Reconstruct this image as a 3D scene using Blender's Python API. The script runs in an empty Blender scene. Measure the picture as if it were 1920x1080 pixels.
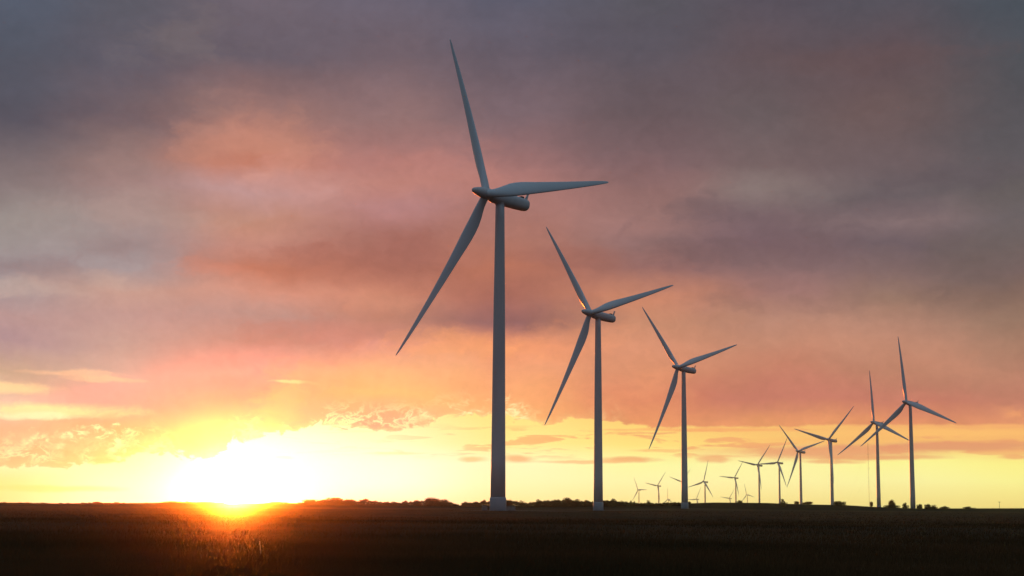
import bpy, math, random
import numpy as np
from mathutils import Vector, Matrix
C = bpy.context.scene
COL = C.collection
rad = math.radians
rng = np.random.default_rng(7)
random.seed(7)

# ------------------------------------------------------------------ camera
FPX = 3000.0
PITCH = math.atan((949 - 540) / FPX)
ROLL = rad(0.33)
EYE = 1.4
F = Vector((0, math.cos(PITCH), math.sin(PITCH)))
U0 = Vector((0, -math.sin(PITCH), math.cos(PITCH)))
R0 = Vector((1, 0, 0))
RV = R0 * math.cos(ROLL) + U0 * math.sin(ROLL)
UV = -R0 * math.sin(ROLL) + U0 * math.cos(ROLL)
cd = bpy.data.cameras.new('camera')
cam = bpy.data.objects.new('camera', cd)
COL.objects.link(cam)
M = Matrix.Identity(4)
for i in range(3):
    M[i][0] = RV[i]; M[i][1] = UV[i]; M[i][2] = -F[i]
M[2][3] = EYE
cam.matrix_world = M
cd.sensor_width = 36
cd.lens = 36 * FPX / 1920
cd.clip_start = 0.5
cd.clip_end = 60000
C.camera = cam
C.view_settings.view_transform = 'Standard'
C.view_settings.look = 'None'
C.view_settings.exposure = 0
C.view_settings.gamma = 1
C.cycles.max_bounces = 6
C.cycles.volume_bounces = 1
C.cycles.transparent_max_bounces = 8


def ray(px, py):            # world direction of a measured point of the view
    return (F + RV * ((px - 960) / FPX) + UV * ((540 - py) / FPX)).normalized()


def azel(px, py):
    d = ray(px, py)
    return math.degrees(math.atan2(d.x, d.y)), math.degrees(math.asin(d.z))


SUN_AZ, SUN_EL = -9.76, 0.20

# ------------------------------------------------------------------ world sky
W = bpy.data.worlds.new('World')
C.world = W
W.use_nodes = True
nt = W.node_tree
nt.nodes.clear()
N, L = nt.nodes, nt.links


def lin(c):
    o = []
    for v in c:
        v = v / 255
        o.append(v / 12.92 if v <= 0.04045 else ((v + 0.055) / 1.055) ** 2.4)
    return o


def put(sock, v):
    if hasattr(v, 'is_linked') or isinstance(v, bpy.types.NodeSocket):
        L.new(v, sock)
    elif isinstance(v, (tuple, list)):
        sock.default_value = (*v, 1.0) if sock.type == 'RGBA' and len(v) == 3 else v
    else:
        sock.default_value = v


def mth(op, a, b=0.0, c=0.0, clamp=False):
    n = N.new('ShaderNodeMath'); n.operation = op; n.use_clamp = clamp
    put(n.inputs[0], a); put(n.inputs[1], b)
    if op == 'MULTIPLY_ADD':
        put(n.inputs[2], c)
    return n.outputs[0]


def vmth(op, a, b=(0, 0, 0), c=(0, 0, 0)):
    n = N.new('ShaderNodeVectorMath'); n.operation = op
    put(n.inputs[0], a); put(n.inputs[1], b)
    if op == 'MULTIPLY_ADD':
        put(n.inputs[2], c)
    return n.outputs['Value'] if op == 'LENGTH' else n.outputs[0]


def mr(v, a, b, c=0.0, d=1.0, smooth=True):
    n = N.new('ShaderNodeMapRange')
    n.interpolation_type = 'SMOOTHSTEP' if smooth else 'LINEAR'
    put(n.inputs[0], v)
    for i, q in enumerate((a, b, c, d)):
        put(n.inputs[1 + i], q)
    return n.outputs[0]


def mix(f, a, b, blend='MIX'):
    n = N.new('ShaderNodeMix'); n.data_type = 'RGBA'; n.blend_type = blend
    n.clamp_factor = True
    put(n.inputs[0], f); put(n.inputs[6], a); put(n.inputs[7], b)
    return n.outputs[2]


def noise(vec, scale, detail=5, rough=0.55, dist=0.0, col=False):
    n = N.new('ShaderNodeTexNoise'); n.noise_dimensions = '3D'
    put(n.inputs['Vector'], vec)
    n.inputs['Scale'].default_value = scale
    n.inputs['Detail'].default_value = detail
    n.inputs['Roughness'].default_value = rough
    n.inputs['Distortion'].default_value = dist
    return n.outputs[1] if col else n.outputs[0]


def ramp(fac, stops, interp='EASE'):
    n = N.new('ShaderNodeValToRGB')
    cr = n.color_ramp; cr.interpolation = interp
    stops = sorted(stops, key=lambda s: s[0])
    cr.elements[0].position, cr.elements[0].color = stops[0][0], (*stops[0][1], 1)
    cr.elements[1].position, cr.elements[1].color = stops[-1][0], (*stops[-1][1], 1)
    for p_, c_ in stops[1:-1]:
        e = cr.elements.new(p_); e.color = (*c_, 1)
    put(n.inputs[0], fac)
    return n.outputs[0]


def curve(fac, pts):        # pts in 0..1
    n = N.new('ShaderNodeFloatCurve')
    cu = n.mapping.curves[0]
    cu.points[0].location = pts[0]; cu.points[1].location = pts[-1]
    for q in pts[1:-1]:
        cu.points.new(*q)
    n.mapping.update()
    put(n.inputs['Value'], fac)
    return n.outputs[0]


BLOB_GAIN, CLOUD_NOISE = 0.6, 1.0
tc = N.new('ShaderNodeTexCoord').outputs['Generated']
dirn = vmth('NORMALIZE', tc)
sx = N.new('ShaderNodeSeparateXYZ'); L.new(dirn, sx.inputs[0])
az0 = mth('MULTIPLY', mth('ARCTAN2', sx.outputs[0], sx.outputs[1]), 57.29578)
el0 = mth('MULTIPLY', mth('ARCSINE', sx.outputs[2]), 57.29578)
cx = N.new('ShaderNodeCombineXYZ'); L.new(az0, cx.inputs[0]); L.new(el0, cx.inputs[1])
V0 = cx.outputs[0]                                   # (azimuth, elevation) in degrees
VS = vmth('MULTIPLY', V0, (0.55, 1.0, 1.0))          # clouds stretch sideways near the horizon
wn = noise(VS, 0.22, 6, 0.55, col=True)
warp = vmth('MULTIPLY', vmth('SUBTRACT', wn, (0.5, 0.5, 0.5)), (5.0, 2.2, 0))
wn2 = noise(VS, 1.3, 5, 0.6, col=True)
warp2 = vmth('MULTIPLY', vmth('SUBTRACT', wn2, (0.5, 0.5, 0.5)), (0.9, 0.45, 0))
V = vmth('ADD', vmth('ADD', V0, warp), warp2)
VB = vmth('ADD', vmth('ADD', V0, vmth('MULTIPLY', warp, (0.45, 0.45, 0))), vmth('MULTIPLY', warp2, (1.6, 1.6, 0)))
sv = N.new('ShaderNodeSeparateXYZ'); L.new(V, sv.inputs[0])
azw, elw = sv.outputs[0], sv.outputs[1]

# colours of the cloud deck by direction: columns of azimuth, rows of elevation
CX = [0, 240, 480, 720, 960, 1200, 1440, 1680, 1920]
DECK = {
 0:[(79,89,107),(86,88,101),(104,97,110),(99,95,111),(86,90,109),(84,84,95),(84,79,91),(81,79,90),(71,79,90)],
 100:[(76,83,98),(86,85,99),(95,89,102),(106,94,105),(95,89,103),(86,82,93),(94,81,88),(92,78,85),(75,79,87)],
 200:[(79,80,94),(109,94,101),(145,112,110),(139,111,113),(115,98,107),(99,86,93),(98,88,93),(102,85,87),(81,80,87)],
 300:[(114,105,110),(141,118,117),(186,125,109),(170,121,118),(147,109,110),(121,97,102),(112,96,99),(106,93,98),(89,86,92)],
 350:[(125,116,119),(151,127,127),(181,146,147),(181,129,122),(165,118,115),(138,106,106),(129,116,116),(100,92,98),(94,89,91)],
 400:[(144,140,140),(157,140,140),(180,134,118),(172,127,129),(160,115,110),(147,113,111),(114,96,103),(127,109,112),(99,93,97)],
 450:[(149,146,148),(141,134,139),(183,136,126),(155,107,101),(165,115,105),(135,107,108),(113,92,101),(104,91,99),(104,94,95)],
 500:[(142,137,144),(149,146,152),(173,113,95),(158,105,95),(171,110,92),(143,104,102),(128,102,105),(125,103,103),(112,95,95)],
 550:[(144,144,153),(179,150,142),(193,143,129),(183,125,108),(157,103,94),(195,132,106),(151,114,112),(147,118,105),(122,100,93)],
 600:[(172,147,149),(166,144,143),(156,139,137),(165,122,109),(129,95,103),(188,135,110),(178,134,118),(175,132,115),(148,119,104)],
 650:[(161,141,150),(164,151,147),(150,132,127),(200,143,133),(227,148,113),(206,143,115),(188,136,115),(187,136,115),(167,126,107)],
 700:[(189,167,144),(178,168,158),(199,154,150),(229,174,131),(230,160,121),(208,143,112),(190,128,107),(177,127,107),(177,127,108)],
 750:[(223,194,173),(232,161,154),(240,126,136),(241,190,124),(242,172,118),(205,127,101),(186,116,103),(190,120,105),(188,125,107)],
 800:[(245,185,150),(244,172,132),(238,118,142),(244,156,136),(240,180,115),(225,150,105),(222,152,105),(218,143,105),(222,148,110)],
 860:[(245,185,140),(246,185,128),(240,124,142),(245,166,138),(240,180,115),(235,160,110),(232,160,108),(228,152,105),(230,155,110)],
}
CLEAR = {
 760:[(255,240,180),(255,235,170),(255,235,160),(255,238,160),(255,225,130),(250,200,115),(248,185,112),(246,178,110),(246,175,110)],
 830:[(254,240,170),(254,240,170),(255,255,235),(255,252,200),(254,240,150),(253,228,130),(250,205,118),(248,190,112),(248,186,112)],
 868:[(245,255,198),(249,230,191),(255,255,255),(255,255,233),(245,255,200),(245,255,172),(255,255,176),(255,255,158),(255,249,144)],
 905:[(239,233,149),(249,249,213),(255,255,255),(255,255,248),(245,255,197),(255,255,185),(255,255,179),(255,255,174),(255,255,160)],
 945:[(253,240,160),(255,252,225),(255,255,255),(255,250,205),(254,242,165),(252,240,160),(250,235,150),(250,236,148),(251,232,140)],
}
ELMAX = 24.0


def grid(table, elf, azv):
    out = None
    for i, px in enumerate(CX):
        st = []
        for py, row in table.items():
            st.append((min(1, max(0, azel(px, py)[1] / ELMAX)), lin(row[i])))
        if table is DECK:
            st.append((0.92, [q * 0.9 for q in lin(table[0][i])]))
        rc = ramp(elf, st, 'LINEAR')
        if out is None:
            out = rc; prev = azel(px, 500)[0]
        else:
            a1 = azel(px, 500)[0]
            out = mix(mr(azv, prev, a1), out, rc); prev = a1
    return out


deck = grid(DECK, mth('DIVIDE', elw, ELMAX), azw)
clear = grid(CLEAR, mth('DIVIDE', mth('ADD', mth('MULTIPLY', el0, 0.75), mth('MULTIPLY', elw, 0.25)), ELMAX), az0)


RAGN = mth('MULTIPLY', mth('SUBTRACT', noise(vmth('ADD', VS, vmth('MULTIPLY', warp2, (2, 2, 0))), 0.75, 8, 0.6), 0.5), 2.6)


def blob(base, px, py, w, h, col, amt, vec=None, soft=0.05, gain=1.0, rag=1.35):
    a, e = azel(px, py)
    s = 57.29578 / FPX
    k = (1 / (w * s), 1 / (h * s), 0)
    v = vmth('MULTIPLY_ADD', vec or VB, k, (-a * k[0], -e * k[1], 0))
    m = mr(mth('MULTIPLY_ADD', RAGN, rag, vmth('LENGTH', v)), 1.25, soft, 0.0, amt * BLOB_GAIN)
    return mix(m, base, [q * gain for q in lin(col)])


# soft masses in the deck
for b in [
 (350, 75, 120, 60, (124, 114, 116), .6), (560, 60, 160, 30, (98, 92, 106), .5), (90, 150, 200, 60, (82, 86, 102), .5),
 (250, 215, 160, 50, (96, 88, 100), .5), (480, 265, 160, 66, (206, 146, 124), .55), (480, 300, 60, 14, (178, 112, 94), .8),
 (560, 335, 130, 35, (196, 150, 145), .6), (330, 190, 110, 35, (128, 110, 112), .4), (820, 320, 170, 70, (184, 126, 118), .6),
 (1180, 330, 150, 40, (140, 105, 106), .4), (240, 395, 200, 35, (170, 150, 146), .6),
 (70, 505, 110, 34, (126, 110, 116), .6), (215, 465, 100, 28, (130, 114, 118), .6), (40, 545, 90, 22, (195, 175, 165), .7),
 (220, 525, 70, 22, (190, 168, 158), .7), (620, 480, 240, 34, (150, 98, 90), .8), (410, 500, 110, 26, (206, 134, 112), .7),
 (760, 470, 150, 28, (148, 98, 92), .7), (590, 620, 180, 34, (166, 118, 112), .8), (700, 560, 120, 25, (205, 148, 125), .5),
 (1010, 600, 120, 22, (134, 94, 92), .85), (1030, 480, 120, 26, (146, 98, 92), .7), (1180, 430, 90, 30, (160, 120, 118), .6),
 (1330, 395, 120, 36, (100, 86, 94), .85), (1300, 465, 110, 44, (104, 84, 90), .85), (1470, 470, 160, 40, (112, 92, 96), .7),
 (1620, 390, 170, 38, (98, 86, 94), .75), (1780, 330, 130, 30, (92, 84, 92), .8), (1560, 560, 260, 34, (124, 98, 92), .6),
 (1450, 350, 110, 50, (122, 108, 108), .4), (1840, 480, 140, 50, (104, 92, 90), .6), (1640, 110, 180, 28, (102, 82, 84), .6),
 (1160, 90, 160, 60, (84, 82, 96), .6), (1290, 150, 170, 40, (94, 84, 94), .5),
 (850, 655, 170, 34, (246, 172, 112), .7), (575, 715, 110, 36, (248, 190, 122), .5), (540, 760, 40, 50, (250, 205, 128), .5),
 (1080, 640, 130, 40, (236, 158, 116), .6), (1180, 740, 120, 40, (235, 160, 116), .6), (1500, 740, 200, 40, (200, 130, 112), .5),
 (1720, 700, 150, 40, (196, 136, 112), .6), (1890, 778, 40, 22, (252, 178, 112), .9), (1500, 790, 140, 14, (232, 156, 110), .6),
]:
    deck = blob(deck, *b)
# pale streaks lit from under the deck
VSK = vmth('ADD', V0, vmth('MULTIPLY', warp2, (1.5, 0.8, 0)))
for b in [
 (95, 770, 150, 14, (255, 238, 168), 1.0), (25, 728, 80, 12, (255, 224, 165), .9), (130, 700, 90, 6, (250, 205, 160), .6),
 (60, 780, 100, 7, (255, 245, 190), .9), (190, 710, 70, 5, (252, 210, 160), .6), (540, 716, 50, 4, (255, 236, 165), .7),
]:
    deck = blob(deck, *b[:5], b[5] * 1.5, vec=VSK, soft=0.2, rag=.8)

# relief of the clouds
fb = noise(vmth('ADD', VS, warp2), 0.55, 8, 0.58)
fb2 = noise(VSK, 2.2, 7, 0.6)
rel = mth('ADD', mth('MULTIPLY', mth('SUBTRACT', fb, 0.5), 0.5), mth('MULTIPLY', mth('SUBTRACT', fb2, 0.5), 0.36))
deck = vmth('SCALE', deck)
deck.node.inputs['Scale'].default_value = 1.0
L.new(mth('ADD', 1.02, mth('MULTIPLY', rel, .7 * CLOUD_NOISE)), deck.node.inputs['Scale'])

deck = vmth('MULTIPLY', deck, (1.05, 1.0, .96))
# ragged lower edge of the deck
AZW = 40.0
azf = mth('DIVIDE', mth('ADD', az0, AZW / 2), AZW)
EDGE = [(-300, 868), (0, 870), (120, 872), (220, 866), (290, 848), (350, 855), (400, 862), (430, 836), (520, 812), (640, 800), (700, 806), (820, 788), (930, 778), (1010, 792),
        (1100, 786), (1200, 798), (1330, 801), (1600, 797), (1920, 797), (2200, 797)]
pts = []
for px, py in EDGE:
    a, e = azel(px, py)
    pts.append(((a + AZW / 2) / AZW, e / 5))
edge = mth('MULTIPLY', curve(azf, pts), 5.0)
en = mth('SUBTRACT', noise(vmth('MULTIPLY', V0, (1, 1.6, 1)), 1.25, 8, 0.62, 0.6), 0.5)
rag = mr(az0, 1.0, 7.0, 1.2, 0.28)
ed = mth('SUBTRACT', el0, mth('ADD', edge, mth('MULTIPLY', en, rag)))
dmask = mr(ed, -0.05, 0.07)

# bright filigree where the sun lights the edge of the deck
rg = mth('SUBTRACT', 1.0, mth('MULTIPLY', mth('ABSOLUTE', en), 13.0), clamp=True)
near = mth('MULTIPLY', mr(ed, 1.15, 0.1), mr(az0, 4.5, 0.5))
ns2 = mr(noise(V0, 0.5, 3, 0.5), 0.42, 0.6)
fil = mth('MULTIPLY', mth('MULTIPLY', mth('POWER', rg, 1.4), near), ns2)
deck = mix(mth('MULTIPLY', fil, 1.0), deck, (1.15, 1.0, .5))
deck = mix(mth('MULTIPLY', mth('MULTIPLY', mr(ed, 0.35, 0.0), mr(az0, 5.0, 1.0)), 0.25), deck, lin((255, 225, 150)))

# streaks of low cloud under the deck
sn = noise(vmth('MULTIPLY', V0, (0.42, 3.4, 1)), 1.0, 6, 0.55, 0.4)
reg = mth('MULTIPLY', mr(el0, 1.55, 2.0), mr(el0, 3.0, 2.5))
regx = mr(az0, -6.0, 2.0, 0.2, 1.0)
sm = mth('MULTIPLY', mth('MULTIPLY', mr(sn, 0.53, 0.6), reg), regx)
clear = mix(mth('MULTIPLY', sm, 0.8), clear, lin((240, 165, 112)))
VST = vmth('ADD', V0, vmth('MULTIPLY', warp2, (1.2, 0.28, 0)))
for b in [
 (1560, 846, 210, 15, (228, 148, 112), .95), (1780, 836, 190, 10, (222, 142, 112), .95), (1640, 858, 130, 5, (232, 158, 112), .9),
 (1180, 862, 60, 6, (232, 160, 112), .95), (1340, 860, 40, 8, (236, 168, 118), .9), (970, 860, 34, 8, (236, 168, 120), .95),
 (1100, 866, 110, 3.5, (240, 175, 120), .8), (885, 861, 26, 6, (250, 190, 130), .9), (1330, 806, 200, 4, (246, 170, 108), .8),
 (1560, 826, 160, 8, (250, 190, 112), .8), (1750, 812, 220, 8, (255, 196, 114), .8), (1560, 866, 60, 4, (236, 160, 112), .8), (90, 916, 140, 7, (250, 225, 130), .9),
 (740, 849, 60, 3, (255, 222, 150), .7), (530, 858, 22, 4, (255, 240, 170), .8), (1900, 856, 30, 5, (240, 165, 112), .9), (1240, 845, 60, 4, (245, 180, 115), .7),
]:
    clear = blob(clear, *b[:5], b[5] * 1.5, vec=VST, soft=0.35, rag=.4)
wv = vmth('ADD', V0, vmth('MULTIPLY', vmth('SUBTRACT', noise(V0, 1.1, 7, 0.62, col=True), (0.5, 0.5, 0.5)), (3.2, 1.6, 0)))
wt = mth('MULTIPLY', mr(noise(vmth('MULTIPLY', V0, (1, 1.8, 1)), 1.5, 7, .6, 1.2), .45, .60), mr(noise(V0, .9, 3, .5), .42, .58))
for px, py, w, h, am in [(110, 828, 100, 16, 1), (185, 812, 70, 13, 1), (262, 828, 26, 13, 1), (305, 838, 30, 20, 1), (215, 858, 70, 9, 1), (288, 800, 14, 7, .9), (8, 848, 18, 10, .8),
                         (150, 840, 60, 9, .9), (490, 812, 60, 12, 1), (660, 800, 26, 10, 1), (560, 806, 40, 10, .9), (860, 780, 90, 24, .9), (760, 806, 90, 10, .9)]:
    a_, e_ = azel(px, py); s_ = 57.29578 / FPX; k_ = (1 / (w * s_), 1 / (h * s_), 0)
    q_ = mr(vmth('LENGTH', vmth('MULTIPLY_ADD', wv, k_, (-a_ * k_[0], -e_ * k_[1], 0))), 1.25, .75, 0.0, am)
    deck = mix(mth('MULTIPLY', q_, mth('MULTIPLY_ADD', wt, .92, .08)), deck, (1.1, .93, .46))
front = mix(dmask, clear, deck)

# brilliant air round the low sun, and its disc
SD = Vector((math.sin(rad(SUN_AZ)) * math.cos(rad(SUN_EL)), math.cos(rad(SUN_AZ)) * math.cos(rad(SUN_EL)), math.sin(rad(SUN_EL))))
k = vmth('MULTIPLY_ADD', V0, (1 / 8.0, 1 / 3.6, 0), (-(SUN_AZ + 1.1) / 8.0, -1.0 / 3.6, 0))
aur = mr(vmth('LENGTH', k), 1.0, 0.0)
front = mix(mth('MULTIPLY', mth('POWER', aur, 2.0), mr(dmask, 0.0, 1.0, 0.6, 0.0)), front, (1.5, 1.45, 1.1))
sunv = vmth('SUBTRACT', dirn, tuple(SD))
disc = mr(vmth('LENGTH', sunv), rad(0.30), rad(0.24))
front = mix(disc, front, (25.0, 17.0, 7.0))

# the rest of the dome: dusk blue behind and overhead
back = ramp(mth('DIVIDE', el0, 90.0), [(0.0, (.06, .07, .09)), (0.12, (.085, .11, .14)), (0.4, (.16, .23, .30)), (1.0, (.19, .28, .37))], 'LINEAR')
side = mth('MULTIPLY', mr(mth('ABSOLUTE', az0), 60.0, 19.0), mr(el0, 42.0, 18.0))
sky = mix(side, back, front)
nis = N.new('ShaderNodeTexSky'); nis.sky_type = 'NISHITA'
nis.sun_disc = False
nis.sun_elevation = rad(SUN_EL); nis.sun_rotation = rad(SUN_AZ)
tot = mix(1.0, vmth('MULTIPLY', sky, (10.0, 10.0, 10.0)), vmth('MULTIPLY', nis.outputs[0], (0.05, 0.05, 0.05)), 'ADD')
bg = N.new('ShaderNodeBackground'); bg.inputs['Strength'].default_value = 0.1
L.new(tot, bg.inputs['Color'])
wo = N.new('ShaderNodeOutputWorld'); L.new(bg.outputs[0], wo.inputs[0])
W.cycles.sampling_method = 'MANUAL'
W.cycles.sample_map_resolution = 2048

# ------------------------------------------------------------------ sun
sl = bpy.data.lights.new('sun', 'SUN')
sl.energy = 4.0
sl.angle = rad(0.5)
sl.color = (1.0, 0.16, 0.010)
so = bpy.data.objects.new('sun', sl); COL.objects.link(so)
so.rotation_euler = (-SD).to_track_quat('-Z', 'Y').to_euler()

# ------------------------------------------------------------------ helpers
def mesh_obj(name, verts, faces, material, parent=None, smooth=False):
    me = bpy.data.meshes.new(name)
    me.from_pydata([tuple(v) for v in verts], [], [tuple(f) for f in faces])
    me.update()
    if smooth:
        me.polygons.foreach_set('use_smooth', [True] * len(me.polygons))
    me.materials.append(material)
    o = bpy.data.objects.new(name, me); COL.objects.link(o)
    if parent:
        o.parent = parent
    return o


def tri_obj(name, V_, nper, material, parent=None):
    """numpy soup: V_ is (n*nper, 3); every nper vertices make one face"""
    n = len(V_) // nper
    me = bpy.data.meshes.new(name)
    me.vertices.add(len(V_)); me.vertices.foreach_set('co', np.asarray(V_, dtype=np.float32).ravel())
    me.loops.add(n * nper); me.loops.foreach_set('vertex_index', np.arange(n * nper, dtype=np.int32))
    me.polygons.add(n)
    me.polygons.foreach_set('loop_start', np.arange(0, n * nper, nper, dtype=np.int32))
    me.polygons.foreach_set('loop_total', np.full(n, nper, dtype=np.int32))
    me.update(calc_edges=True)
    me.materials.append(material)
    o = bpy.data.objects.new(name, me); COL.objects.link(o)
    if parent:
        o.parent = parent
    return o


def thing(name, label, cat, loc=(0, 0, 0), rz=0.0, group=None):
    o = bpy.data.objects.new(name, None); COL.objects.link(o)
    o.location = loc; o.rotation_euler = (0, 0, rz)
    o['label'] = label; o['category'] = cat
    if group:
        o['group'] = group
    return o


def copy_tree(o, parent=None):
    c = o.copy(); COL.objects.link(c)
    if parent:
        c.parent = parent
    for ch in list(o.children):
        copy_tree(ch, c)
    return c


class MB:
    def __init__(s): s.v = []; s.f = []
    def add(s, vs, fs):
        k_ = len(s.v); s.v += [tuple(v) for v in vs]; s.f += [tuple(i + k_ for i in f) for f in fs]
    def box(s, cx_, cy_, cz_, dx, dy, dz, bev=0.0):
        b = min(bev, dx / 3, dy / 3, dz / 3)
        vs = []; 
        if b <= 0:
            for z in (-1, 1):
                for x, y in ((-1, -1), (1, -1), (1, 1), (-1, 1)):
                    vs.append((cx_ + x * dx / 2, cy_ + y * dy / 2, cz_ + z * dz / 2))
            s.add(vs, [(3, 2, 1, 0), (4, 5, 6, 7)] + [(i, (i + 1) % 4, 4 + (i + 1) % 4, 4 + i) for i in range(4)])
            return
        rings = []
        for z, ins in ((-dz / 2, b), (-dz / 2 + b, 0), (dz / 2 - b, 0), (dz / 2, b)):
            hx, hy = dx / 2 - ins, dy / 2 - ins
            rings.append([(cx_ + x, cy_ + y, cz_ + z) for x, y in
                          ((-hx + b, -hy), (hx - b, -hy), (hx, -hy + b), (hx, hy - b), (hx - b, hy), (-hx + b, hy), (-hx, hy - b), (-hx, -hy + b))])
        s.loft(rings)
    def loft(s, rings, cap=True):
        n = len(rings[0]); vs = [p for r in rings for p in r]; fs = []
        for i in range(len(rings) - 1):
            for j in range(n):
                fs.append((i * n + j, i * n + (j + 1) % n, (i + 1) * n + (j + 1) % n, (i + 1) * n + j))
        if cap:
            fs.append(tuple(reversed(range(n)))); fs.append(tuple((len(rings) - 1) * n + j for j in range(n)))
        s.add(vs, fs)
    def tube(s, a, b, ra, rb, n=6, cap=True):
        a = Vector(a); b = Vector(b); d = (b - a).normalized()
        u = d.orthogonal().normalized(); w = d.cross(u)
        s.loft([[p + (u * math.cos(t) + w * math.sin(t)) * r for t in [2 * math.pi * i / n for i in range(n)]] for p, r in ((a, ra), (b, rb))], cap)
    def build(s, name, m, parent=None, smooth=False):
        return mesh_obj(name, s.v, s.f, m, parent, smooth)


def mat(name, col, rough=0.8, col2=None, nscale=1.0, bump=0.0, stretch=(1, 1, 1), spec=0.3, coord='Object', detail=6, transl=0.0):
    m = bpy.data.materials.new(name); m.use_nodes = True
    t = m.node_tree; n_ = t.nodes; l_ = t.links
    b = n_['Principled BSDF']
    b.inputs['Roughness'].default_value = rough
    b.inputs['Specular IOR Level'].default_value = spec
    b.inputs['Base Color'].default_value = (*col, 1)
    if col2 is not None:
        c = n_.new('ShaderNodeTexCoord'); mp = n_.new('ShaderNodeMapping'); mp.inputs['Scale'].default_value = stretch
        l_.new(c.outputs[coord], mp.inputs[0])
        ns = n_.new('ShaderNodeTexNoise'); ns.inputs['Scale'].default_value = nscale; ns.inputs['Detail'].default_value = detail
        l_.new(mp.outputs[0], ns.inputs['Vector'])
        rp = n_.new('ShaderNodeValToRGB'); rp.color_ramp.elements[0].position = 0.35; rp.color_ramp.elements[1].position = 0.65
        rp.color_ramp.elements[0].color = (*col, 1); rp.color_ramp.elements[1].color = (*col2, 1)
        l_.new(ns.outputs[0], rp.inputs[0]); l_.new(rp.outputs[0], b.inputs['Base Color'])
        if bump:
            bp = n_.new('ShaderNodeBump'); bp.inputs['Strength'].default_value = bump
            l_.new(ns.outputs[0], bp.inputs['Height']); l_.new(bp.outputs[0], b.inputs['Normal'])
    if transl:
        tr = n_.new('ShaderNodeBsdfTranslucent'); tr.inputs[0].default_value = (*(col2 or col), 1)
        ms = n_.new('ShaderNodeMixShader'); ms.inputs[0].default_value = transl
        out = n_['Material Output']
        l_.new(b.outputs[0], ms.inputs[1]); l_.new(tr.outputs[0], ms.inputs[2]); l_.new(ms.outputs[0], out.inputs[0])
    return m


M_TOWER = mat('tower_paint', (.47, .49, .51), .45, (.55, .57, .59), 0.35, 0, (1, 1, .12), .4)
M_BASE = mat('tower_base_paint', (.31, .34, .37), .5, (.36, .39, .42), 0.8, 0, (1, 1, .3), .4)
M_BLADE = mat('blade_paint', (.60, .67, .71), .4, (.66, .72, .76), 0.3, 0, (1, 1, .2), .4)
M_NAC = mat('nacelle_paint', (.50, .52, .53), .45, (.57, .58, .59), 0.5, 0, (1, 1, 1), .4)
M_DARK = mat('dark_metal', (.05, .05, .055), .5, (.08, .08, .085), 2.0)
M_BOX = mat('cabinet_paint', (.20, .23, .23), .5, (.25, .28, .27), 1.5)
M_BOXTOP = mat('cabinet_lid_paint', (.06, .09, .08), .5, (.08, .11, .10), 1.5)
M_CONC = mat('concrete', (.12, .11, .10), .9, (.17, .16, .15), 3.0, .2)
M_WOOD = mat('weathered_pole', (.12, .09, .07), .9, (.17, .13, .10), 4.0)
M_BARK = mat('bark', (.050, .030, .020), .95, (.085, .052, .034), 3.0, .3, (1, 1, .3))
M_TWIG = mat('twigs', (.13, .045, .018), .9, (.18, .07, .03), 2.0, transl=.3)
M_RUST = mat('rust_leaves', (.20, .07, .02), .9, (.28, .11, .03), 2.0, transl=.4)
M_LEAF = mat('dark_leaves', (.030, .026, .014), .9, (.055, .036, .018), 1.2, transl=.15)
M_STALK = mat('dry_stalk', (.30, .22, .16), .6, (.42, .33, .25), 20.0, transl=.4)

# ------------------------------------------------------------------ ground
TURB = [  # x, y, base z, yaw, rotor phase
 ('T1', -3.8, 380.0, 0.3, -51.4, 96.4), ('T2', 32.6, 614.9, -0.1, -50.5, 83.2), ('T3', 92.3, 863.3, 0.6, -53.0, 79.7),
 ('T11', 274.3, 1103.6, -1.7, -52.1, 110.6), ('T10', 322.0, 1415.0, 0.8, -52.5, 113.0), ('T8', 329.5, 1657.2, -4.2, -51.8, 45.4),
 ('T7', 358.5, 1996.4, -4.5, -53.0, 76.0), ('T6', 439.0, 2638.1, -0.8, -52.8, 27.4), ('T5', 441.3, 2869.0, 1.1, -51.9, 40.5),
 ('T4b', 518.5, 3721.6, -6.0, -51.0, 34.7), ('T4a', 409.3, 3404.8, -20.4, -52.0, 14.7), ('F1368', 832.2, 6129.6, -39.6, -51.9, 36.6),
 ('F1398', 911.3, 6219.9, -25.3, -52.0, 101.9), ('F1306', 652.8, 5660.0, -46.1, -51.9, 27.0), ('F1252', 630.7, 6463.0, -43.4, -52.1, 115.4),
 ('F1281', 447.0, 4200.0, -8.0, -52.1, 45.8), ('F1233', 387.5, 4236.8, -18.6, -51.8, 39.5), ('F1194', 417.0, 5260.1, -18.8, -51.7, 91.3)]
ANCH = np.array([(t[1], t[2], t[3]) for t in TURB[3:]] +
                [(x, y, z) for x, y, z in [(-900, 1500, -3), (-500, 1500, -3), (0, 1500, -3), (600, 1300, -2.5), (-1500, 4000, -8), (0, 3500, -10), (1500, 3500, -6),
                 (-3000, 7000, -22), (0, 7000, -35), (3000, 7000, -30), (1600, 2000, -4), (-2500, 2500, -4), (2500, 0, -2), (-2500, 0, -2), (0, -2500, -2), (0, -7000, -6), (-7000, 0, -10), (7000, 0, -10)]], float)
SIL = [(-400, 943), (0, 944.2), (100, 945.6), (200, 945.2), (300, 944.6), (420, 943.6), (560, 943.5), (760, 946), (860, 947.5), (1000, 948.5), (1120, 946.5),
       (1200, 945.5), (1290, 944.0), (1340, 942.3), (1440, 943.3), (1480, 945), (1540, 946.5), (1580, 947), (1640, 950.5), (1720, 953.5), (1800, 953.2), (1920, 953), (2400, 956)]


def eyey(px):
    return 949 + (px - 960) * math.tan(ROLL)


SAZ = np.array([math.atan2(ray(x, y).x, ray(x, y).y) for x, y in SIL])
SH = np.array([EYE + (eyey(x) - y) / FPX * 1000 for x, y in SIL])


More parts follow.
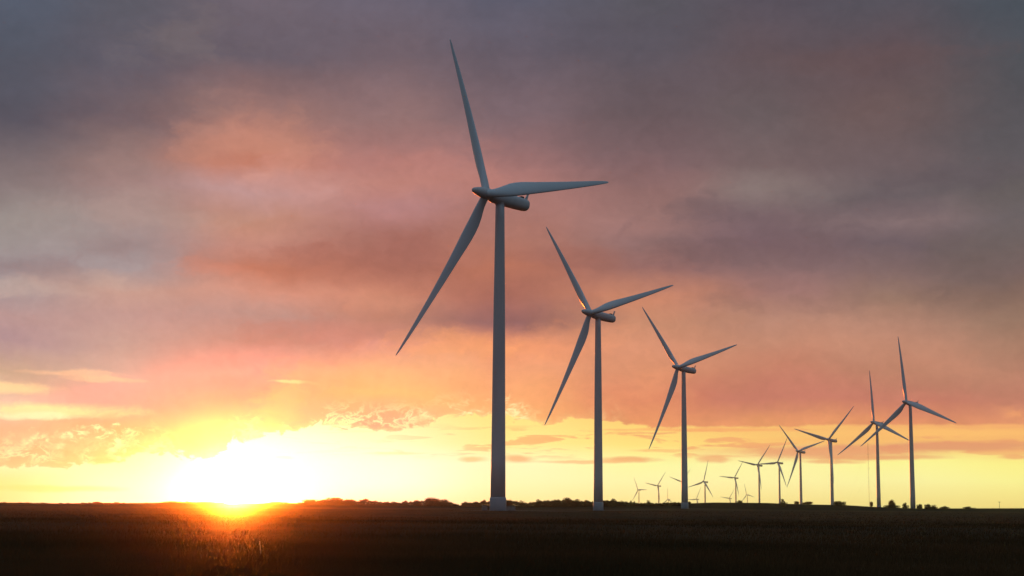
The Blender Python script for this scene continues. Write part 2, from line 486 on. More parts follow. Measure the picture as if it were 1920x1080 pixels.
def sstep(a, b, x):
    t = np.clip((x - a) / (b - a), 0, 1); return t * t * (3 - 2 * t)


def gz(x, y):
    x = np.asarray(x, float); y = np.asarray(y, float)
    r = np.hypot(x, y); az = np.arctan2(x, y)
    h = np.interp(az, SAZ, SH)
    und = 0.22 * np.sin(x * .011 + 1.3) * np.sin(y * .017 + .4) + .10 * np.sin(x * .037 + y * .021)
    near = und * sstep(60, 250, r) * (1 - sstep(820, 960, r))
    for t in TURB[:3]:
        g = np.exp(-((x - t[1]) ** 2 + (y - t[2]) ** 2) / 45.0 ** 2)
        near = near * (1 - g) + t[3] * g
    w = 1 / (((x[..., None] - ANCH[:, 0]) ** 2 + (y[..., None] - ANCH[:, 1]) ** 2) + 30.0) ** 1.3
    far = (w * ANCH[:, 2]).sum(-1) / w.sum(-1)
    up = sstep(880, 1000, r); dn = sstep(1010, 1090, r)
    z = near * (1 - up) + h * up
    return z * (1 - dn) + far * dn


def gz1(x, y):
    return float(gz(np.array([x]), np.array([y]))[0])


rs = np.concatenate([[0.01], np.geomspace(3, 300, 60), np.linspace(310, 1150, 110), np.geomspace(1170, 9000, 90)])
azs = np.concatenate([np.linspace(-25, 25, 301)[:-1], np.linspace(25, 335, 156)[:-1]])
RR, AA = np.meshgrid(rs, np.radians(azs), indexing='ij')
X = RR * np.sin(AA); Y = RR * np.cos(AA); Z = gz(X, Y)
nv, na = RR.shape
idx = np.arange(nv * na).reshape(nv, na)
a = idx[:-1, :]; b = idx[1:, :]
quads = np.stack([a, np.roll(a, -1, 1), np.roll(b, -1, 1), b], -1).reshape(-1, 4)
me = bpy.data.meshes.new('ground')
co = np.stack([X, Y, Z], -1).reshape(-1, 3).astype(np.float32)
me.vertices.add(len(co)); me.vertices.foreach_set('co', co.ravel())
me.loops.add(quads.size); me.loops.foreach_set('vertex_index', quads.ravel().astype(np.int32))
me.polygons.add(len(quads)); me.polygons.foreach_set('loop_start', np.arange(0, quads.size, 4, dtype=np.int32))
me.polygons.foreach_set('loop_total', np.full(len(quads), 4, dtype=np.int32))
me.polygons.foreach_set('use_smooth', [True] * len(quads))
me.update(calc_edges=True)

mg = bpy.data.materials.new('field_soil_and_stubble'); mg.use_nodes = True
N, L = mg.node_tree.nodes, mg.node_tree.links
pb = N['Principled BSDF']; pb.inputs['Roughness'].default_value = 1.0; pb.inputs['Specular IOR Level'].default_value = 0.05
oc = N.new('ShaderNodeTexCoord').outputs['Object']
n1 = noise(oc, 0.012, 5, .6)
n2 = noise(vmth('MULTIPLY', oc, (1, .35, 1)), 0.09, 6, .6)
n3 = noise(oc, 2.5, 5, .7)
c = mix(mr(n1, .38, .62), (.072, .040, .016), (.040, .029, .014))
c = mix(mth('MULTIPLY', mr(n2, .4, .65), .6), c, (.085, .044, .016))
c = mix(mth('MULTIPLY', mr(n3, .35, .7), .5), c, (.022, .016, .009))
rr = vmth('LENGTH', oc)
c = mix(mr(mth('ADD', rr, mth('MULTIPLY', mth('SUBTRACT', n1, .5), 120)), 860, 905), c, (.014, .013, .006))
L.new(c, pb.inputs['Base Color'])
bp = N.new('ShaderNodeBump'); bp.inputs['Strength'].default_value = .8; bp.inputs['Distance'].default_value = .25
L.new(mth('ADD', n3, mth('MULTIPLY', n2, 2.0)), bp.inputs['Height']); L.new(bp.outputs[0], pb.inputs['Normal'])
me.materials.append(mg)
ground = bpy.data.objects.new('ground', me); COL.objects.link(ground); ground['kind'] = 'structure'

# ------------------------------------------------------------------ field grass
def grass(n, r0, r1, hmin, hmax, wd):
    u = rng.random(n)
    r = 1 / (1 / r0 + u * (1 / r1 - 1 / r0))           # denser near the viewer
    az = np.radians(rng.uniform(-20, 20, n))
    x = r * np.sin(az); y = r * np.cos(az)
    # tufts
    x += rng.normal(0, .10, n); y += rng.normal(0, .10, n)
    z = gz(x, y) - .03
    pat = .55 + .45 * np.sin(x * .31 + 2 * np.sin(y * .11)) * np.sin(y * .09 + 1.7)
    h = rng.uniform(hmin, hmax, n) * (.45 + .55 * pat)
    th = rng.uniform(0, 2 * np.pi, n); w = wd * rng.uniform(.6, 1.4, n) * (r / r0) ** .5
    lx = rng.normal(0, .25, n) * h + .12 * h; ly = rng.normal(0, .2, n) * h
    dx = np.cos(th) * w; dy = np.sin(th) * w
    P = np.stack([np.stack([x - dx, y - dy, z], -1), np.stack([x + dx, y + dy, z], -1),
                  np.stack([x + lx, y + ly, z + h], -1)], 1)
    return P.reshape(-1, 3)


M_GRASS = mat('dry_grass', (.125, .062, .026), .95, (.05, .036, .016), .05, coord='Object', spec=.02, transl=.1)
g_ = tri_obj('grass', np.concatenate([grass(150000, 26, 160, .10, .34, .012), grass(60000, 26, 70, .15, .42, .010), grass(60000, 120, 700, .10, .30, .03)]), 3, M_GRASS)
g_['kind'] = 'stuff'; g_['label'] = 'dark dry brown grass covering the field in front'; g_['category'] = 'grass'

# ------------------------------------------------------------------ wind turbine
HUBZ, OVER, TILT, RB = 75.5, 4.1, rad(6.3), 46.5
GT = 'wind turbines in the wind farm'


def ring(n, fx):
    return [fx(2 * math.pi * i / n) for i in range(n)]


def make_turbine():
    root = thing('wind_turbine', '', 'wind turbine', group=GT)
    t = MB()
    zs = [(2.6, 1.78), (12, 1.70), (25, 1.58), (40, 1.47), (50, 1.37), (62, 1.22), (70, 1.12), (73.6, 1.07)]
    t.loft([[(r * math.cos(a_), r * math.sin(a_), z) for a_ in [2 * math.pi * i / 40 for i in range(40)]] for z, r in zs])
    tw = t.build('tower', M_TOWER, root, True)
    tb = MB()
    tb.loft([[(r * math.cos(a_), r * math.sin(a_), z) for a_ in [2 * math.pi * i / 40 for i in range(40)]]
             for z, r in [(-2.5, 2.0), (2.75, 1.97), (3.0, 1.9), (3.15, 1.80)]])
    tb.build('tower_base', M_BASE, root, True)
    for zf, rf in ((25, 1.60), (50, 1.39)):
        fl = MB(); fl.tube((0, 0, zf - .07), (0, 0, zf + .07), rf, rf, 40); fl.build('flange', M_NAC, root)
    d = MB(); d.box(0, 2.06, 1.35, .9, .14, 2.0, .04); d.box(0, 2.4, .12, 1.2, .7, .25, .03)
    d.build('door', M_BOX, root)
    # everything on the tilted axis
    tl = Matrix.Translation((0, -OVER, HUBZ)) @ Matrix.Rotation(-TILT, 4, 'X')
    n = MB(); rings = []
    for y, hw, hh, zc in [(.95, 1.10, 1.15, 0), (1.4, 1.45, 1.45, -.05), (2.2, 1.62, 1.62, -.1), (5, 1.66, 1.66, -.15), (9, 1.60, 1.60, -.15), (11.4, 1.50, 1.50, -.12), (12.2, 1.40, 1.40, -.10), (12.5, 1.2, 1.2, -.08), (12.6, .8, .8, -.05)]:
        rr_ = []
        for i in range(28):
            a_ = 2 * math.pi * i / 28; c_, s_ = math.cos(a_), math.sin(a_); e_ = .82
            rr_.append((hw * math.copysign(abs(c_) ** e_, c_), y, zc + hh * math.copysign(abs(s_) ** e_, s_)))
        rings.append(rr_)
    n.loft(rings)
    nac = n.build('nacelle', M_NAC, root, True); nac.matrix_local = tl
    f = MB()   # wind mast at the rear, raked backwards
    f.loft([[(-.14, 11.4, 1.1), (.14, 11.4, 1.1), (.14, 12.4, .9), (-.14, 12.4, .9)],
            [(-.12, 12.0, 2.0), (.12, 12.0, 2.0), (.12, 12.6, 2.0), (-.12, 12.6, 2.0)],
            [(-.08, 12.5, 3.2), (.08, 12.5, 3.2), (.08, 12.85, 3.2), (-.08, 12.85, 3.2)]])
    f.box(0, 12.6, 2.75, 1.1, .09, .09); f.tube((-.5, 12.6, 2.75), (-.5, 12.6, 3.05), .05, .05); f.tube((.5, 12.6, 2.75), (.5, 12.6, 3.05), .05, .05)
    f.build('wind_mast', M_NAC, nac)
    v = MB(); v.box(0, 10.6, 1.55, 1.3, .9, .45, .06); v.build('hatch', M_DARK, nac)
    y_ = MB(); y_.tube((0, 0, 73.4), (0, 0, 74.4), 1.22, 1.25, 32); y_.build('yaw_ring', M_NAC, root)
    s = MB()
    prof = [(-4.35, .10), (-4.3, .32), (-4.1, .52), (-3.6, .74), (-2.8, .98), (-1.9, 1.2), (-1.0, 1.36), (0, 1.42), (.7, 1.40), (.92, 1.3)]
    s.loft([[(r * math.cos(a_), y, r * math.sin(a_)) for a_ in [2 * math.pi * i / 28 for i in range(28)]] for y, r in prof])
    sp = s.build('spinner', M_NAC, root, True); sp.matrix_local = tl
    # blade: span +Z, leading edge +X, upwind -Y
    bl = MB(); rings = []
    st = [(.6, 1.9, 1.0, 0), (1.6, 1.9, 1.0, 0), (3.0, 2.05, .86, 14), (4.2, 2.3, .70, 14), (5.6, 2.62, .55, 14), (7.5, 2.98, .42, 12), (9.5, 3.16, .34, 11), (11.5, 3.15, .30, 10), (14, 2.98, .28, 8), (18, 2.6, .24, 6), (24, 2.15, .21, 4),
          (30, 1.7, .19, 2.2), (36, 1.3, .18, 1), (41, .95, .17, 0), (44.5, .62, .16, -.5), (46, .36, .16, -.5), (46.5, .10, .16, -.5)]
    for z, ch, tk, tw_ in st:
        ch *= 1.0 + .17 * float(sstep(1.6, 6, z)); z *= 1.015
        rr_ = []; tw_r = rad(tw_ + 3); lec = 1.0 - .35 * sstep(1.6, 9, z) if z < 9 else .65
        circ = 1 - float(sstep(1.6, 7.5, z))
        for i in range(20):
            a_ = 2 * math.pi * i / 20
            xc = math.cos(a_)                                   # +1 leading edge
            x_ = ch * (.5 * xc * circ + (1 - circ) * (.5 * xc - .18))
            thf = math.sin(a_) * .5 * ch * tk
            if circ < 1:
                q = (xc + 1) / 2
                thf *= circ + (1 - circ) * (q ** .45) * 1.15
            pb_ = -2.3 * (max(0, z - 6) / 40.5) ** 1.8
            X_ = x_ * math.cos(tw_r) + thf * math.sin(tw_r); Y_ = -x_ * math.sin(tw_r) + thf * math.cos(tw_r)
            rr_.append((X_, Y_ + pb_, z))
        rings.append(rr_)
    bl.loft(rings)
    b0 = bl.build('blade', M_BLADE, root, True)
    for k_ in (1, 2):
        b_ = b0.copy(); COL.objects.link(b_); b_.parent = root
    set_phase(root, 0)
    return root


def set_phase(root, deg):
    tl = Matrix.Translation((0, -OVER, HUBZ)) @ Matrix.Rotation(-TILT, 4, 'X')
    k_ = 0
    for ch in root.children:
        if ch.name.startswith('blade'):
            ch.matrix_local = tl @ Matrix.Rotation(rad(deg + 120 * k_), 4, 'Y'); k_ += 1


LAB = {
 'T1': 'tallest nearest wind turbine with pale base standing in the middle of the field',
 'T2': 'second largest wind turbine with pale base just right of the tallest one',
 'T3': 'third largest wind turbine with pale base at the foot of the dark rise',
 'T11': 'rightmost tall wind turbine with one blade pointing straight up near round bushes',
 'T10': 'tall wind turbine with upright blade beside the thin measuring mast, second from the right',
 'T8': 'dark wind turbine with a V of two raised blades left of the thin measuring mast',
 'T7': 'mid-distance wind turbine with Y-shaped rotor above the bare bushes on the rise',
 'T6': 'small dark wind turbine rising beside the pointed black bush on the rise',
 'T5': 'small wind turbine with two raised blades, next left of the pointed bush',
 'T4b': 'small distant wind turbine standing by the low round bush on the crest of the rise',
 'T4a': 'small distant wind turbine on the rise, first full one right of the third largest tower',
 'F1368': 'tiny far turbine showing only its rotor, just left of the low round crest bush',
 'F1398': 'tiny far turbine with upright blade just right of the low round bush on the crest',
 'F1306': 'tiny far turbine low on the rise, right beside the third largest tower',
 'F1252': 'tiny far turbine low over the horizon, just left of the third largest tower',
 'F1281': 'faint far turbine hidden behind the third largest tower, one blade sticking out left',
 'F1233': 'small pale far turbine with raised V blades between the small bush and third largest tower',
 'F1194': 'leftmost small far turbine, pale, over the low bushes right of the second largest tower',
}
proto = make_turbine()
for i, (key, x, y, z, yaw, ph) in enumerate(TURB):
    o = proto if i == 0 else copy_tree(proto)
    yr = rad(yaw)
    o.location = (x - math.sin(yr) * 1.0, y + math.cos(yr) * 1.0, z)
    o.rotation_euler = (0, 0, yr)
    o['label'] = LAB[key]
    set_phase(o, ph)

M_GRAV = mat('gravel', (.09, .08, .07), .95, (.15, .13, .115), 1.5, .3)
for t_ in TURB[:3]:                         # gravel hardstanding round the near towers
    pv_ = []; nn = 48
    cx_, cy_ = t_[1] + .78, t_[2] + .62
    for rr0 in (0.2, 4, 7, 9.5):
        for i in range(nn):
            a_ = 2 * math.pi * i / nn; q = rr0 * (1 + (.12 * math.sin(3 * a_ + t_[1]) if rr0 > 6 else 0)) * (1.9 if math.cos(a_) > 0 and rr0 > 6 else 1)
            x_, y_ = cx_ + q * math.cos(a_), cy_ + q * math.sin(a_); pv_.append((x_, y_, gz1(x_, y_) + .05))
    fs_ = [(k_ * nn + i, k_ * nn + (i + 1) % nn, (k_ + 1) * nn + (i + 1) % nn, (k_ + 1) * nn + i) for k_ in range(3) for i in range(nn)]
    gp = mesh_obj('gravel_pad', pv_, [tuple(reversed(f_)) for f_ in fs_], M_GRAV); gp['kind'] = 'structure'

# ------------------------------------------------------------------ placing by measured bearings
def place(px, r):
    d = ray(px, 948); s = r / math.hypot(d.x, d.y)
    x, y = d.x * s, d.y * s
    return x, y, gz1(x, y)


def hgt(px, topy, r, z):
    return max(.8, EYE + (eyey(px) - topy) / FPX * r - z)


# ------------------------------------------------------------------ transformer cabinets by the first turbine
def cabinet(px, r, w, h, label):
    x, y, z = place(px, r)
    root = thing('transformer_cabinet', label, 'cabinet', (x, y, z), 0, 'transformer cabinets beside the first turbine')
    m = MB(); m.box(0, 0, .02, w + .5, 1.9, .24, .03); m.build('plinth', M_CONC, root)
    m = MB(); m.box(0, 0, .14 + (h - .3) / 2, w, 1.4, h - .3, .05)
    for k_ in range(5): m.box(-w * .26, -.71, .45 + .09 * k_, w * .3, .03, .04)
    m.build('housing', M_BOX, root)
    m = MB(); m.loft([[(-w / 2 - .08, -.8, h - .15), (w / 2 + .08, -.8, h - .15), (w / 2 + .08, .8, h - .15), (-w / 2 - .08, .8, h - .15)],
                      [(-w / 2, -.7, h + .02), (w / 2, -.7, h + .02), (w / 2, .7, h + .02), (-w / 2, .7, h + .02)]]); m.build('lid', M_BOXTOP, root)
    dm = MB(); dm.box(w * .22, -.72, .15 + (h - .3) / 2, w * .42, .04, h - .5, .01); dd = dm.build('door', M_BOX, root)
    hm = MB(); hm.box(w * .05, -.765, .7, .05, .05, .2, .01); hm.build('handle', M_DARK, dd)


cabinet(908.5, 386, 1.3, 1.25, 'small grey cabinet close against the left side of the tallest turbine base')
cabinet(958, 392, 2.1, 1.15, 'low wide grey cabinet on the right side of the tallest turbine base')

# ------------------------------------------------------------------ measuring mast and pole
x, y, z = place(1630, 2400)
mm = thing('measuring_mast', 'very thin tall lattice mast standing just left of the second turbine from the right', 'mast', (x, y, z))
HM = hgt(1630, 835, 2400, z)
m = MB(); legs = [(.45, 0), (-.23, .39), (-.23, -.39)]
for lx, ly in legs: m.tube((lx, ly, -1), (lx, ly, HM), .05, .05, 4)
nz = 40
for k_ in range(nz):
    z0, z1 = HM * k_ / nz, HM * (k_ + 1) / nz
    for j in range(3):
        p, q = legs[j], legs[(j + 1) % 3]
        m.tube((*p, z0), (*q, z1), .03, .03, 3, False)
m.build('lattice', M_DARK, mm)
for zz in (.35, .62, .83):
    m = MB(); m.box(0, 0, HM * zz, 3.2, .12, .12); m.tube((-1.6, 0, HM * zz), (-1.6, 0, HM * zz + .8), .07, .12, 5); m.tube((1.6, 0, HM * zz), (1.6, 0, HM * zz + .8), .07, .12, 5)
    m.build('instrument_boom', M_DARK, mm)
for k_ in range(3):
    a_ = k_ * 2.094 + .4
    m = MB()
    for fr in (.5, .95): m.tube((0, 0, HM * fr), (40 * math.cos(a_), 40 * math.sin(a_), -2), .02, .02, 3)
    m.build('guy_wires', M_DARK, mm)
x, y, z = place(1874, 1060)
up = thing('utility_pole', 'thin short wooden pole on the horizon near the right edge', 'pole', (x, y, z))
hp = hgt(1874, 941, 1060, z)
m = MB(); m.tube((0, 0, -.5), (0, 0, hp), .14, .10, 8); m.build('pole', M_WOOD, up)
m = MB(); m.box(0, 0, hp - .5, 1.6, .12, .12); m.tube((-.7, 0, hp - .45), (-.7, 0, hp - .2), .05, .04); m.tube((.7, 0, hp - .45), (.7, 0, hp - .2), .05, .04); m.build('crossarm', M_WOOD, up)

# ------------------------------------------------------------------ trees and bushes
def bare_tree_parts(seed, spread=1.0, dens=1.0, low=False):
    """unit tree 1 m high: trunk + limbs mesh data, crown of twigs"""
    rn = random.Random(seed); t = MB(); tw = []
    def rnd(s_): return Vector((rn.gauss(0, s_), rn.gauss(0, s_), rn.gauss(0, s_)))
    def grow(p, d, ln, r, dep):
        q = p + d * ln
        t.tube(p, q, r, r * .68, 5 if dep < 2 else 3, dep == 0)
        if dep >= 3:
            for _ in range(int(26 * dens)):
                s0 = p.lerp(q, rn.uniform(.1, 1.1)); dd = (d + rnd(.65)).normalized()
                l_ = rn.uniform(.05, .15); w_ = rnd(1).normalized() * .0035
                tw.extend([s0 - w_, s0 + w_, s0 + dd * l_])
                s1 = s0 + dd * l_ * .5; d2 = (dd + rnd(.6)).normalized()
                tw.extend([s1 - w_ * .7, s1 + w_ * .7, s1 + d2 * l_ * .7])
            return
        for _ in range(rn.choice((3, 4)) if dep else 6):
            nd = (d * .75 + Vector((rn.gauss(0, .55) * spread, rn.gauss(0, .55) * spread, rn.uniform(.0, .4)))).normalized()
            grow(p.lerp(q, rn.uniform(.55, 1.0)), nd, ln * rn.uniform(.62, .88), r * .6, dep + 1)
    grow(Vector((0, 0, -.04)), Vector((rn.gauss(0, .06), 0, 1)).normalized(), .24 if not low else .14, .030, 0)
    V_ = np.array([tuple(v) for v in tw])
    wx = np.abs(V_[:, 0]).max()
    zlo = V_[:, 2].min(); zt0 = V_[:, 2].max(); base_ = .03 if low else .15
    if low:
        kk = np.random.default_rng(seed); nt_ = len(V_) // 3
        f_ = np.where(kk.random(nt_) < .6, kk.uniform(.0, 1, nt_), 1.0)
        ctr = V_.reshape(-1, 3, 3)[:, :, 2].min(1) - zlo
        V_ = V_.reshape(-1, 3, 3); V_[:, :, 2] -= (ctr * (1 - f_))[:, None]; V_ = V_.reshape(-1, 3)
    V_[:, 2] = base_ + (1 - base_) * (V_[:, 2] - zlo) / (zt0 - zlo); zt = 1.0
    t.v = [(v[0], v[1], v[2] if v[2] < 0 else (base_ + (1 - base_) * (v[2] - zlo) / (zt0 - zlo) if v[2] > zlo else base_ * v[2] / max(zlo, 1e-3))) for v in t.v]
    V_ = V_ * np.array([.5 / wx, .5 / wx, 1 / zt])
    t.v = [(v[0] * .5 / wx, v[1] * .5 / wx, v[2] / zt) for v in t.v]
    return t, V_


def leafy_parts(seed, nclump=16, nleaf=2600, squarish=False, lean=0.0):
    rn = np.random.default_rng(seed)
    cl = []
    for _ in range(nclump):
        a_ = rn.uniform(0, 2 * np.pi); q = math.sqrt(rn.uniform(0, 1)) * .34
        zt = rn.uniform(.14, .80) * (1 - (q / .42) ** 2 * (.25 if squarish else .6))
        cl.append((q * math.cos(a_) + lean * zt, q * math.sin(a_), zt, rn.uniform(.10, .20)))
    cl = np.array(cl)
    k_ = rn.integers(0, nclump, nleaf)
    d = rn.normal(0, 1, (nleaf, 3)); d /= np.linalg.norm(d, axis=1)[:, None]
    c_ = cl[k_, :3] + d * (cl[k_, 3] * rn.uniform(.55, 1.12, nleaf))[:, None]
    # skirt of low growth
    nlow = int(nleaf * .6)
    a_ = rn.uniform(0, 2 * np.pi, nlow); q = np.sqrt(rn.uniform(0, 1, nlow)) * .46
    c_ = np.concatenate([c_, np.stack([q * np.cos(a_), q * np.sin(a_), rn.uniform(0, .5, nlow)], -1)])
    n_ = len(c_)
    u = rn.normal(0, 1, (n_, 3)); u /= np.linalg.norm(u, axis=1)[:, None]
    w = np.cross(u, rn.normal(0, 1, (n_, 3))); w /= np.linalg.norm(w, axis=1)[:, None]
    s_ = rn.uniform(.018, .038, n_)[:, None]
    V_ = np.stack([c_ - u * s_, c_ + w * s_ * .6, c_ + u * s_, c_ - w * s_ * .6], 1).reshape(-1, 3)
    V_[:, 2] = np.maximum(V_[:, 2], 0) / V_[:, 2].max()
    t = MB(); r2 = random.Random(seed)
    t.tube((0, 0, -.05), (lean * .3, 0, .3), .035, .022, 6)
    for cc in cl[:8]:
        t.tube((lean * .2, 0, .2), tuple(cc[:3]), .018, .006, 4, False)
    return t, V_


PRO = {}
def proto_tree(kind):
    if kind in PRO:
        c_ = copy_tree(PRO[kind]); return c_
    nm = {'bush': 'bush', 'block': 'bush', 'point': 'bush', 'scrub': 'scrub_tree'}.get(kind.rstrip('0123456789'), 'bare_tree')
    base = kind.rstrip('0123456789'); seed = sum(map(ord, kind)) * 7
    root = thing(nm, '', 'tree')
    if base == 'bare': t, V_ = bare_tree_parts(seed, 1.0, 1.3)
    elif base == 'wide': t, V_ = bare_tree_parts(seed, 1.5, 2.2, True)
    elif base == 'rust': t, V_ = bare_tree_parts(seed, 1.2, 1.8, True)
    elif base == 'block': t, V_ = leafy_parts(seed, 22, 3200, True)
    elif base == 'point': t, V_ = leafy_parts(seed, 12, 2600, False, -.35)
    elif base == 'bush': t, V_ = leafy_parts(seed, 14, 2200)
    else: t, V_ = leafy_parts(seed, 18, 3000)
    t.build('trunk', M_BARK, root)
    leafy = base in ('block', 'point', 'bush', 'scrub')
    tri_obj('crown', V_, 4 if leafy else 3, M_LEAF if leafy else (M_RUST if base == 'rust' else M_TWIG), root)
    PRO[kind] = root
    return root


TREES = [  # px, width px, top y, distance, kind, label
 (36, 30, 942.5, 985, 'bush1', 'low flat bush on the horizon at the far left edge'),
 (166, 12, 941.5, 985, 'bare1', 'tiny bare tree, first of three on the left horizon'),
 (183, 24, 939.5, 985, 'wide1', 'small spreading bare tree, middle of three on the left horizon'),
 (218, 24, 940.5, 985, 'wide2', 'small spreading bare tree, right one of three on the left horizon'),
 (322, 44, 939.5, 985, 'scrub1', 'low rounded scrub left of the setting sun'),
 (395, 26, 940.5, 985, 'bush2', 'small low bush immediately left of the sun'),
 (520, 50, 940.5, 975, 'bush1', 'low bush right of the sun, left end of the long tree line'),
 (584, 42, 934.5, 965, 'wide1', 'spreading bare tree at the left end of the big clump right of the sun'),
 (622, 60, 932.5, 960, 'scrub2', 'broad dense tree in the middle of the clump right of the sun'),
 (655, 44, 933.5, 965, 'wide3', 'bare domed tree right of the broad dense one in the left clump'),
 (682, 38, 933.5, 968, 'bare2', 'bare twiggy tree near the right end of the left clump'),
 (704, 28, 937, 965, 'bare3', 'small bare tree closing the right end of the left clump'),
 (737, 34, 940.5, 965, 'bush3', 'low bush in the dip between the two tree clumps left of the tallest turbine'),
 (762, 22, 937.5, 968, 'bare1', 'thin bare tree at the left end of the second clump'),
 (781, 26, 935.5, 960, 'wide2', 'bare tree second from the left in the second clump'),
 (806, 52, 930, 965, 'wide1', 'largest domed bare tree in the second clump left of the tallest turbine'),
 (832, 34, 936, 960, 'scrub3', 'dense tree sloping down at the right end of the second clump'),
 (873, 20, 940.5, 955, 'bush2', 'small round bush well left of the tallest turbine base'),
 (892, 16, 940, 950, 'bush3', 'small bush nearest left of the tallest turbine base'),
 (906, 22, 935.5, 960, 'bare2', 'bare tree peeping out left of the tallest turbine tower'),
 (953, 34, 934, 955, 'wide3', 'bare domed tree just right of the tallest turbine tower'),
 (969, 20, 937, 962, 'bare3', 'small bare tree right of the domed one beside the tallest turbine'),
 (979, 16, 938, 948, 'bush1', 'round dark bush beyond the bare trees right of the tallest turbine'),
 (1009, 18, 935.5, 950, 'scrub1', 'dark round tree starting the tree line between the two largest turbines'),
 (1027, 20, 938.5, 955, 'bush2', 'low dark bush second in the line between the two largest turbines'),
 (1042, 24, 936, 950, 'scrub2', 'dark scrub tree in the middle of the line between the two largest turbines'),
 (1063, 26, 932.5, 955, 'scrub3', 'highest dark tree between the two largest turbines'),
 (1082, 22, 935, 950, 'scrub1', 'dark tree right of the highest one between the two largest turbines'),
 (1099, 24, 937.5, 955, 'bush3', 'dark bush touching the second turbine tower from the left'),
 (1133, 26, 937.5, 950, 'scrub2', 'dark bush touching the second turbine tower from the right'),
 (1150, 16, 934.5, 955, 'scrub3', 'small peaked tree right of the second turbine'),
 (1169, 26, 939, 950, 'bush1', 'low sloping bush beyond the peaked tree right of the second turbine'),
 (1183, 8, 938.5, 970, 'bush2', 'tiny round bush, left one of the pair left of the leftmost small far turbine'),
 (1190, 9, 940, 965, 'bush3', 'tiny round bush, right one of the pair at the leftmost small far turbine'),
 (1216, 11, 937.5, 960, 'bush1', 'small solitary round bush between the two leftmost small far turbines'),
 (1292, 9, 940, 975, 'bush2', 'tiny bush on the rise touching the right side of the third turbine tower'),
 (1386, 15, 938.2, 985, 'bush3', 'low round bush on the crest of the rise between small far turbines'),
 (1470, 15, 935.5, 940, 'point1', 'pointed black bush leaning left at the foot of the small dark turbine'),
 (1494, 14, 938.5, 990, 'rust1', 'bare reddish bush left of the Y-shaped rotor turbine tower'),
 (1515, 30, 939.5, 995, 'rust2', 'wide bare reddish bush right of the Y-shaped rotor turbine tower'),
 (1574, 26, 939.5, 975, 'block1', 'dark round bush on the right shoulder of the rise'),
 (1634, 9, 938.5, 1000, 'rust1', 'slim reddish bare tree left of the second turbine from the right'),
 (1672, 20, 934.5, 985, 'rust2', 'orange-brown twiggy tree between the two rightmost tall turbines'),
 (1672, 34, 946, 975, 'bush2', 'low dark bush under the orange-brown twiggy tree'),
 (1698, 14, 942.5, 960, 'bush3', 'dark bush touching the left side of the rightmost turbine'),
 (1724, 12, 945, 950, 'block1', 'squarish dark bush first right of the rightmost turbine'),
 (1739, 13, 944.8, 950, 'block2', 'squarish dark bush second right of the rightmost turbine, beyond a gap'),
 (1750, 18, 946.5, 953, 'bush1', 'dark bush sloping right, joined to the squarish one beyond the gap'),
 (1771, 22, 949, 955, 'bush2', 'low round dark bush third from the rightmost turbine'),
 (1817, 26, 949.8, 960, 'bush3', 'lowest dark bush on the flat horizon at the right'),
]
for px, wpx, ty, r, kind, lab in TREES:
    x, y, z = place(px, r)
    o = proto_tree(kind)
    h = hgt(px, ty, r, z)
    o.location = (x, y, z - .05); w_ = wpx / FPX * r
    o.scale = (w_, w_ * .9, h + .05)
    o.rotation_euler = (0, 0, 0 if kind.startswith('point') else random.choice((0, math.pi)) + random.uniform(-.3, .3))
    o['label'] = lab
    o['category'] = 'bush' if o.name.startswith('bush') else 'tree'
    o['group'] = 'trees and bushes along the horizon'

# dark hedges under the trees
def hedge(p0, p1, r, n, tops, label, drop=-0.3):
    xs = rng.uniform(p0, p1, n); tp = np.interp(xs, [t[0] for t in tops], [t[1] for t in tops]) + drop - 1.4 * np.abs(np.sin(xs * .21) * np.sin(xs * .083 + 1))
    pts_ = []
    for px in np.linspace(p0, p1, 60):
        pts_.append(place(px, r)[:2])
    pts_ = np.array(pts_); px_ = np.linspace(p0, p1, 60)
    X_ = np.interp(xs, px_, pts_[:, 0]); Y_ = np.interp(xs, px_, pts_[:, 1]) + rng.normal(0, 1.6, n)
    gz_ = gz(X_, Y_)
    top = EYE + (949 + (xs - 960) * math.tan(ROLL) - tp) / FPX * r + .5 * np.sin(xs * .9) * .4 + rng.normal(0, .15, n)
    Z_ = gz_ + np.maximum(.5, top - gz_) * rng.uniform(0, 1, n) ** np.where(rng.random(n) < .5, .5, 1.3)
    c_ = np.stack([X_, Y_, Z_], -1)
    u = rng.normal(0, 1, (n, 3)); u /= np.linalg.norm(u, axis=1)[:, None]
    w = np.cross(u, rng.normal(0, 1, (n, 3))); w /= np.linalg.norm(w, axis=1)[:, None]
    s_ = rng.uniform(.10, .28, n)[:, None]
    V_ = np.stack([c_ - u * s_, c_ + w * s_ * .7, c_ + u * s_, c_ - w * s_ * .7], 1).reshape(-1, 3)
    o = tri_obj('hedge', V_, 4, M_LEAF)
    o['label'] = label; o['category'] = 'hedge'; o['group'] = 'field hedges'


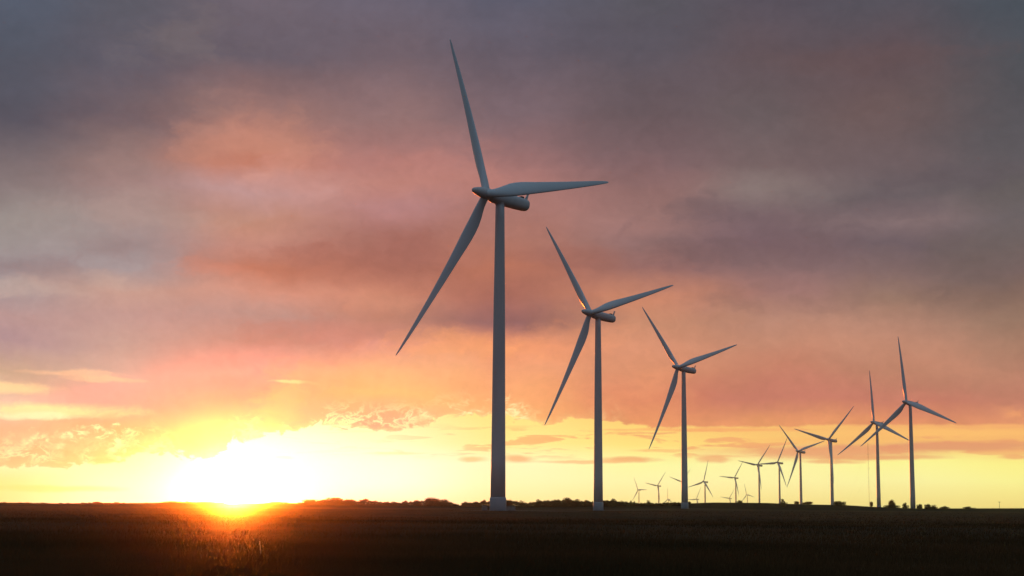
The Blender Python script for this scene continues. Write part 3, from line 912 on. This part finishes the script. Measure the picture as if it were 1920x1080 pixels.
hedge(555, 860, 950, 30000, [(555, 943), (600, 939), (700, 940), (750, 943), (800, 938), (840, 941), (860, 945)], 'long dark hedge under the two tree clumps left of the tallest turbine', 1.6)
hedge(866, 1112, 945, 30000, [(866, 945), (900, 943), (960, 941), (990, 945), (1010, 941), (1063, 939), (1112, 942)], 'dark hedge running between the bases of the two largest turbines')
hedge(1124, 1286, 948, 24000, [(1124, 941), (1150, 941), (1180, 944), (1220, 945.5), (1286, 943)], 'dark hedge between the second and third largest turbines')
hedge(-30, 420, 990, 26000, [(-30, 943.5), (60, 944), (100, 945.2), (180, 944), (260, 945), (320, 942.5), (420, 942)], 'thin low hedge along the horizon left of the sun', .2)

# two pale seed stalks glinting in the field
def stalk(px, py0, py1, label, seed):
    rn = random.Random(seed)
    r = EYE * FPX / (py1 - eyey(px)); x, y, z = place(px, r)
    h = (py1 - py0) / FPX * r
    root = thing('weed_stalk', label, 'plant', (x, y, z))
    m = MB(); m.tube((0, 0, -.02), (.015, 0, h * .5), .006, .005, 5); m.tube((.015, 0, h * .5), (-.01, .01, h), .005, .003, 5); m.build('stem', M_STALK, root)
    for k_ in range(6):
        a_ = rn.uniform(0, 6.28); zz = h * (.35 + .12 * k_)
        c_ = Vector((.02 * math.cos(a_), .02 * math.sin(a_), zz)); m = MB()
        m.loft([[(c_.x + q * math.cos(t_), c_.y + q * math.sin(t_), c_.z + dz) for t_ in [i * 1.0472 for i in range(6)]] for dz, q in ((-.028, .004), (-.012, .016), (.010, .018), (.03, .005))])
        m.build('seed_head', M_STALK, root, True)


stalk(490, 1013, 1044, 'thin pale dry weed stalk with seed heads, lower right of the sun', 1)

# ------------------------------------------------------------------ evening haze
hz = MB(); hz.box(0, 0, 50, 18100, 18100, 200)
mh = bpy.data.materials.new('evening_haze'); mh.use_nodes = True
t = mh.node_tree; t.nodes.clear()
pv = t.nodes.new('ShaderNodeVolumePrincipled'); pv.inputs['Color'].default_value = (1.0, .94, .86, 1)
pv.inputs['Density'].default_value = 5.5e-5; pv.inputs['Anisotropy'].default_value = .99
ou = t.nodes.new('ShaderNodeOutputMaterial'); t.links.new(pv.outputs[0], ou.inputs['Volume'])
lo = float(Z.min()) - 1.0; hi = 130.0
hz = MB(); hz.box(0, 0, (lo + hi) / 2, 18100, 18100, hi - lo)
ho = hz.build('haze', mh); ho['kind'] = 'stuff'; ho['label'] = 'thin warm evening haze over the fields'; ho['category'] = 'haze'
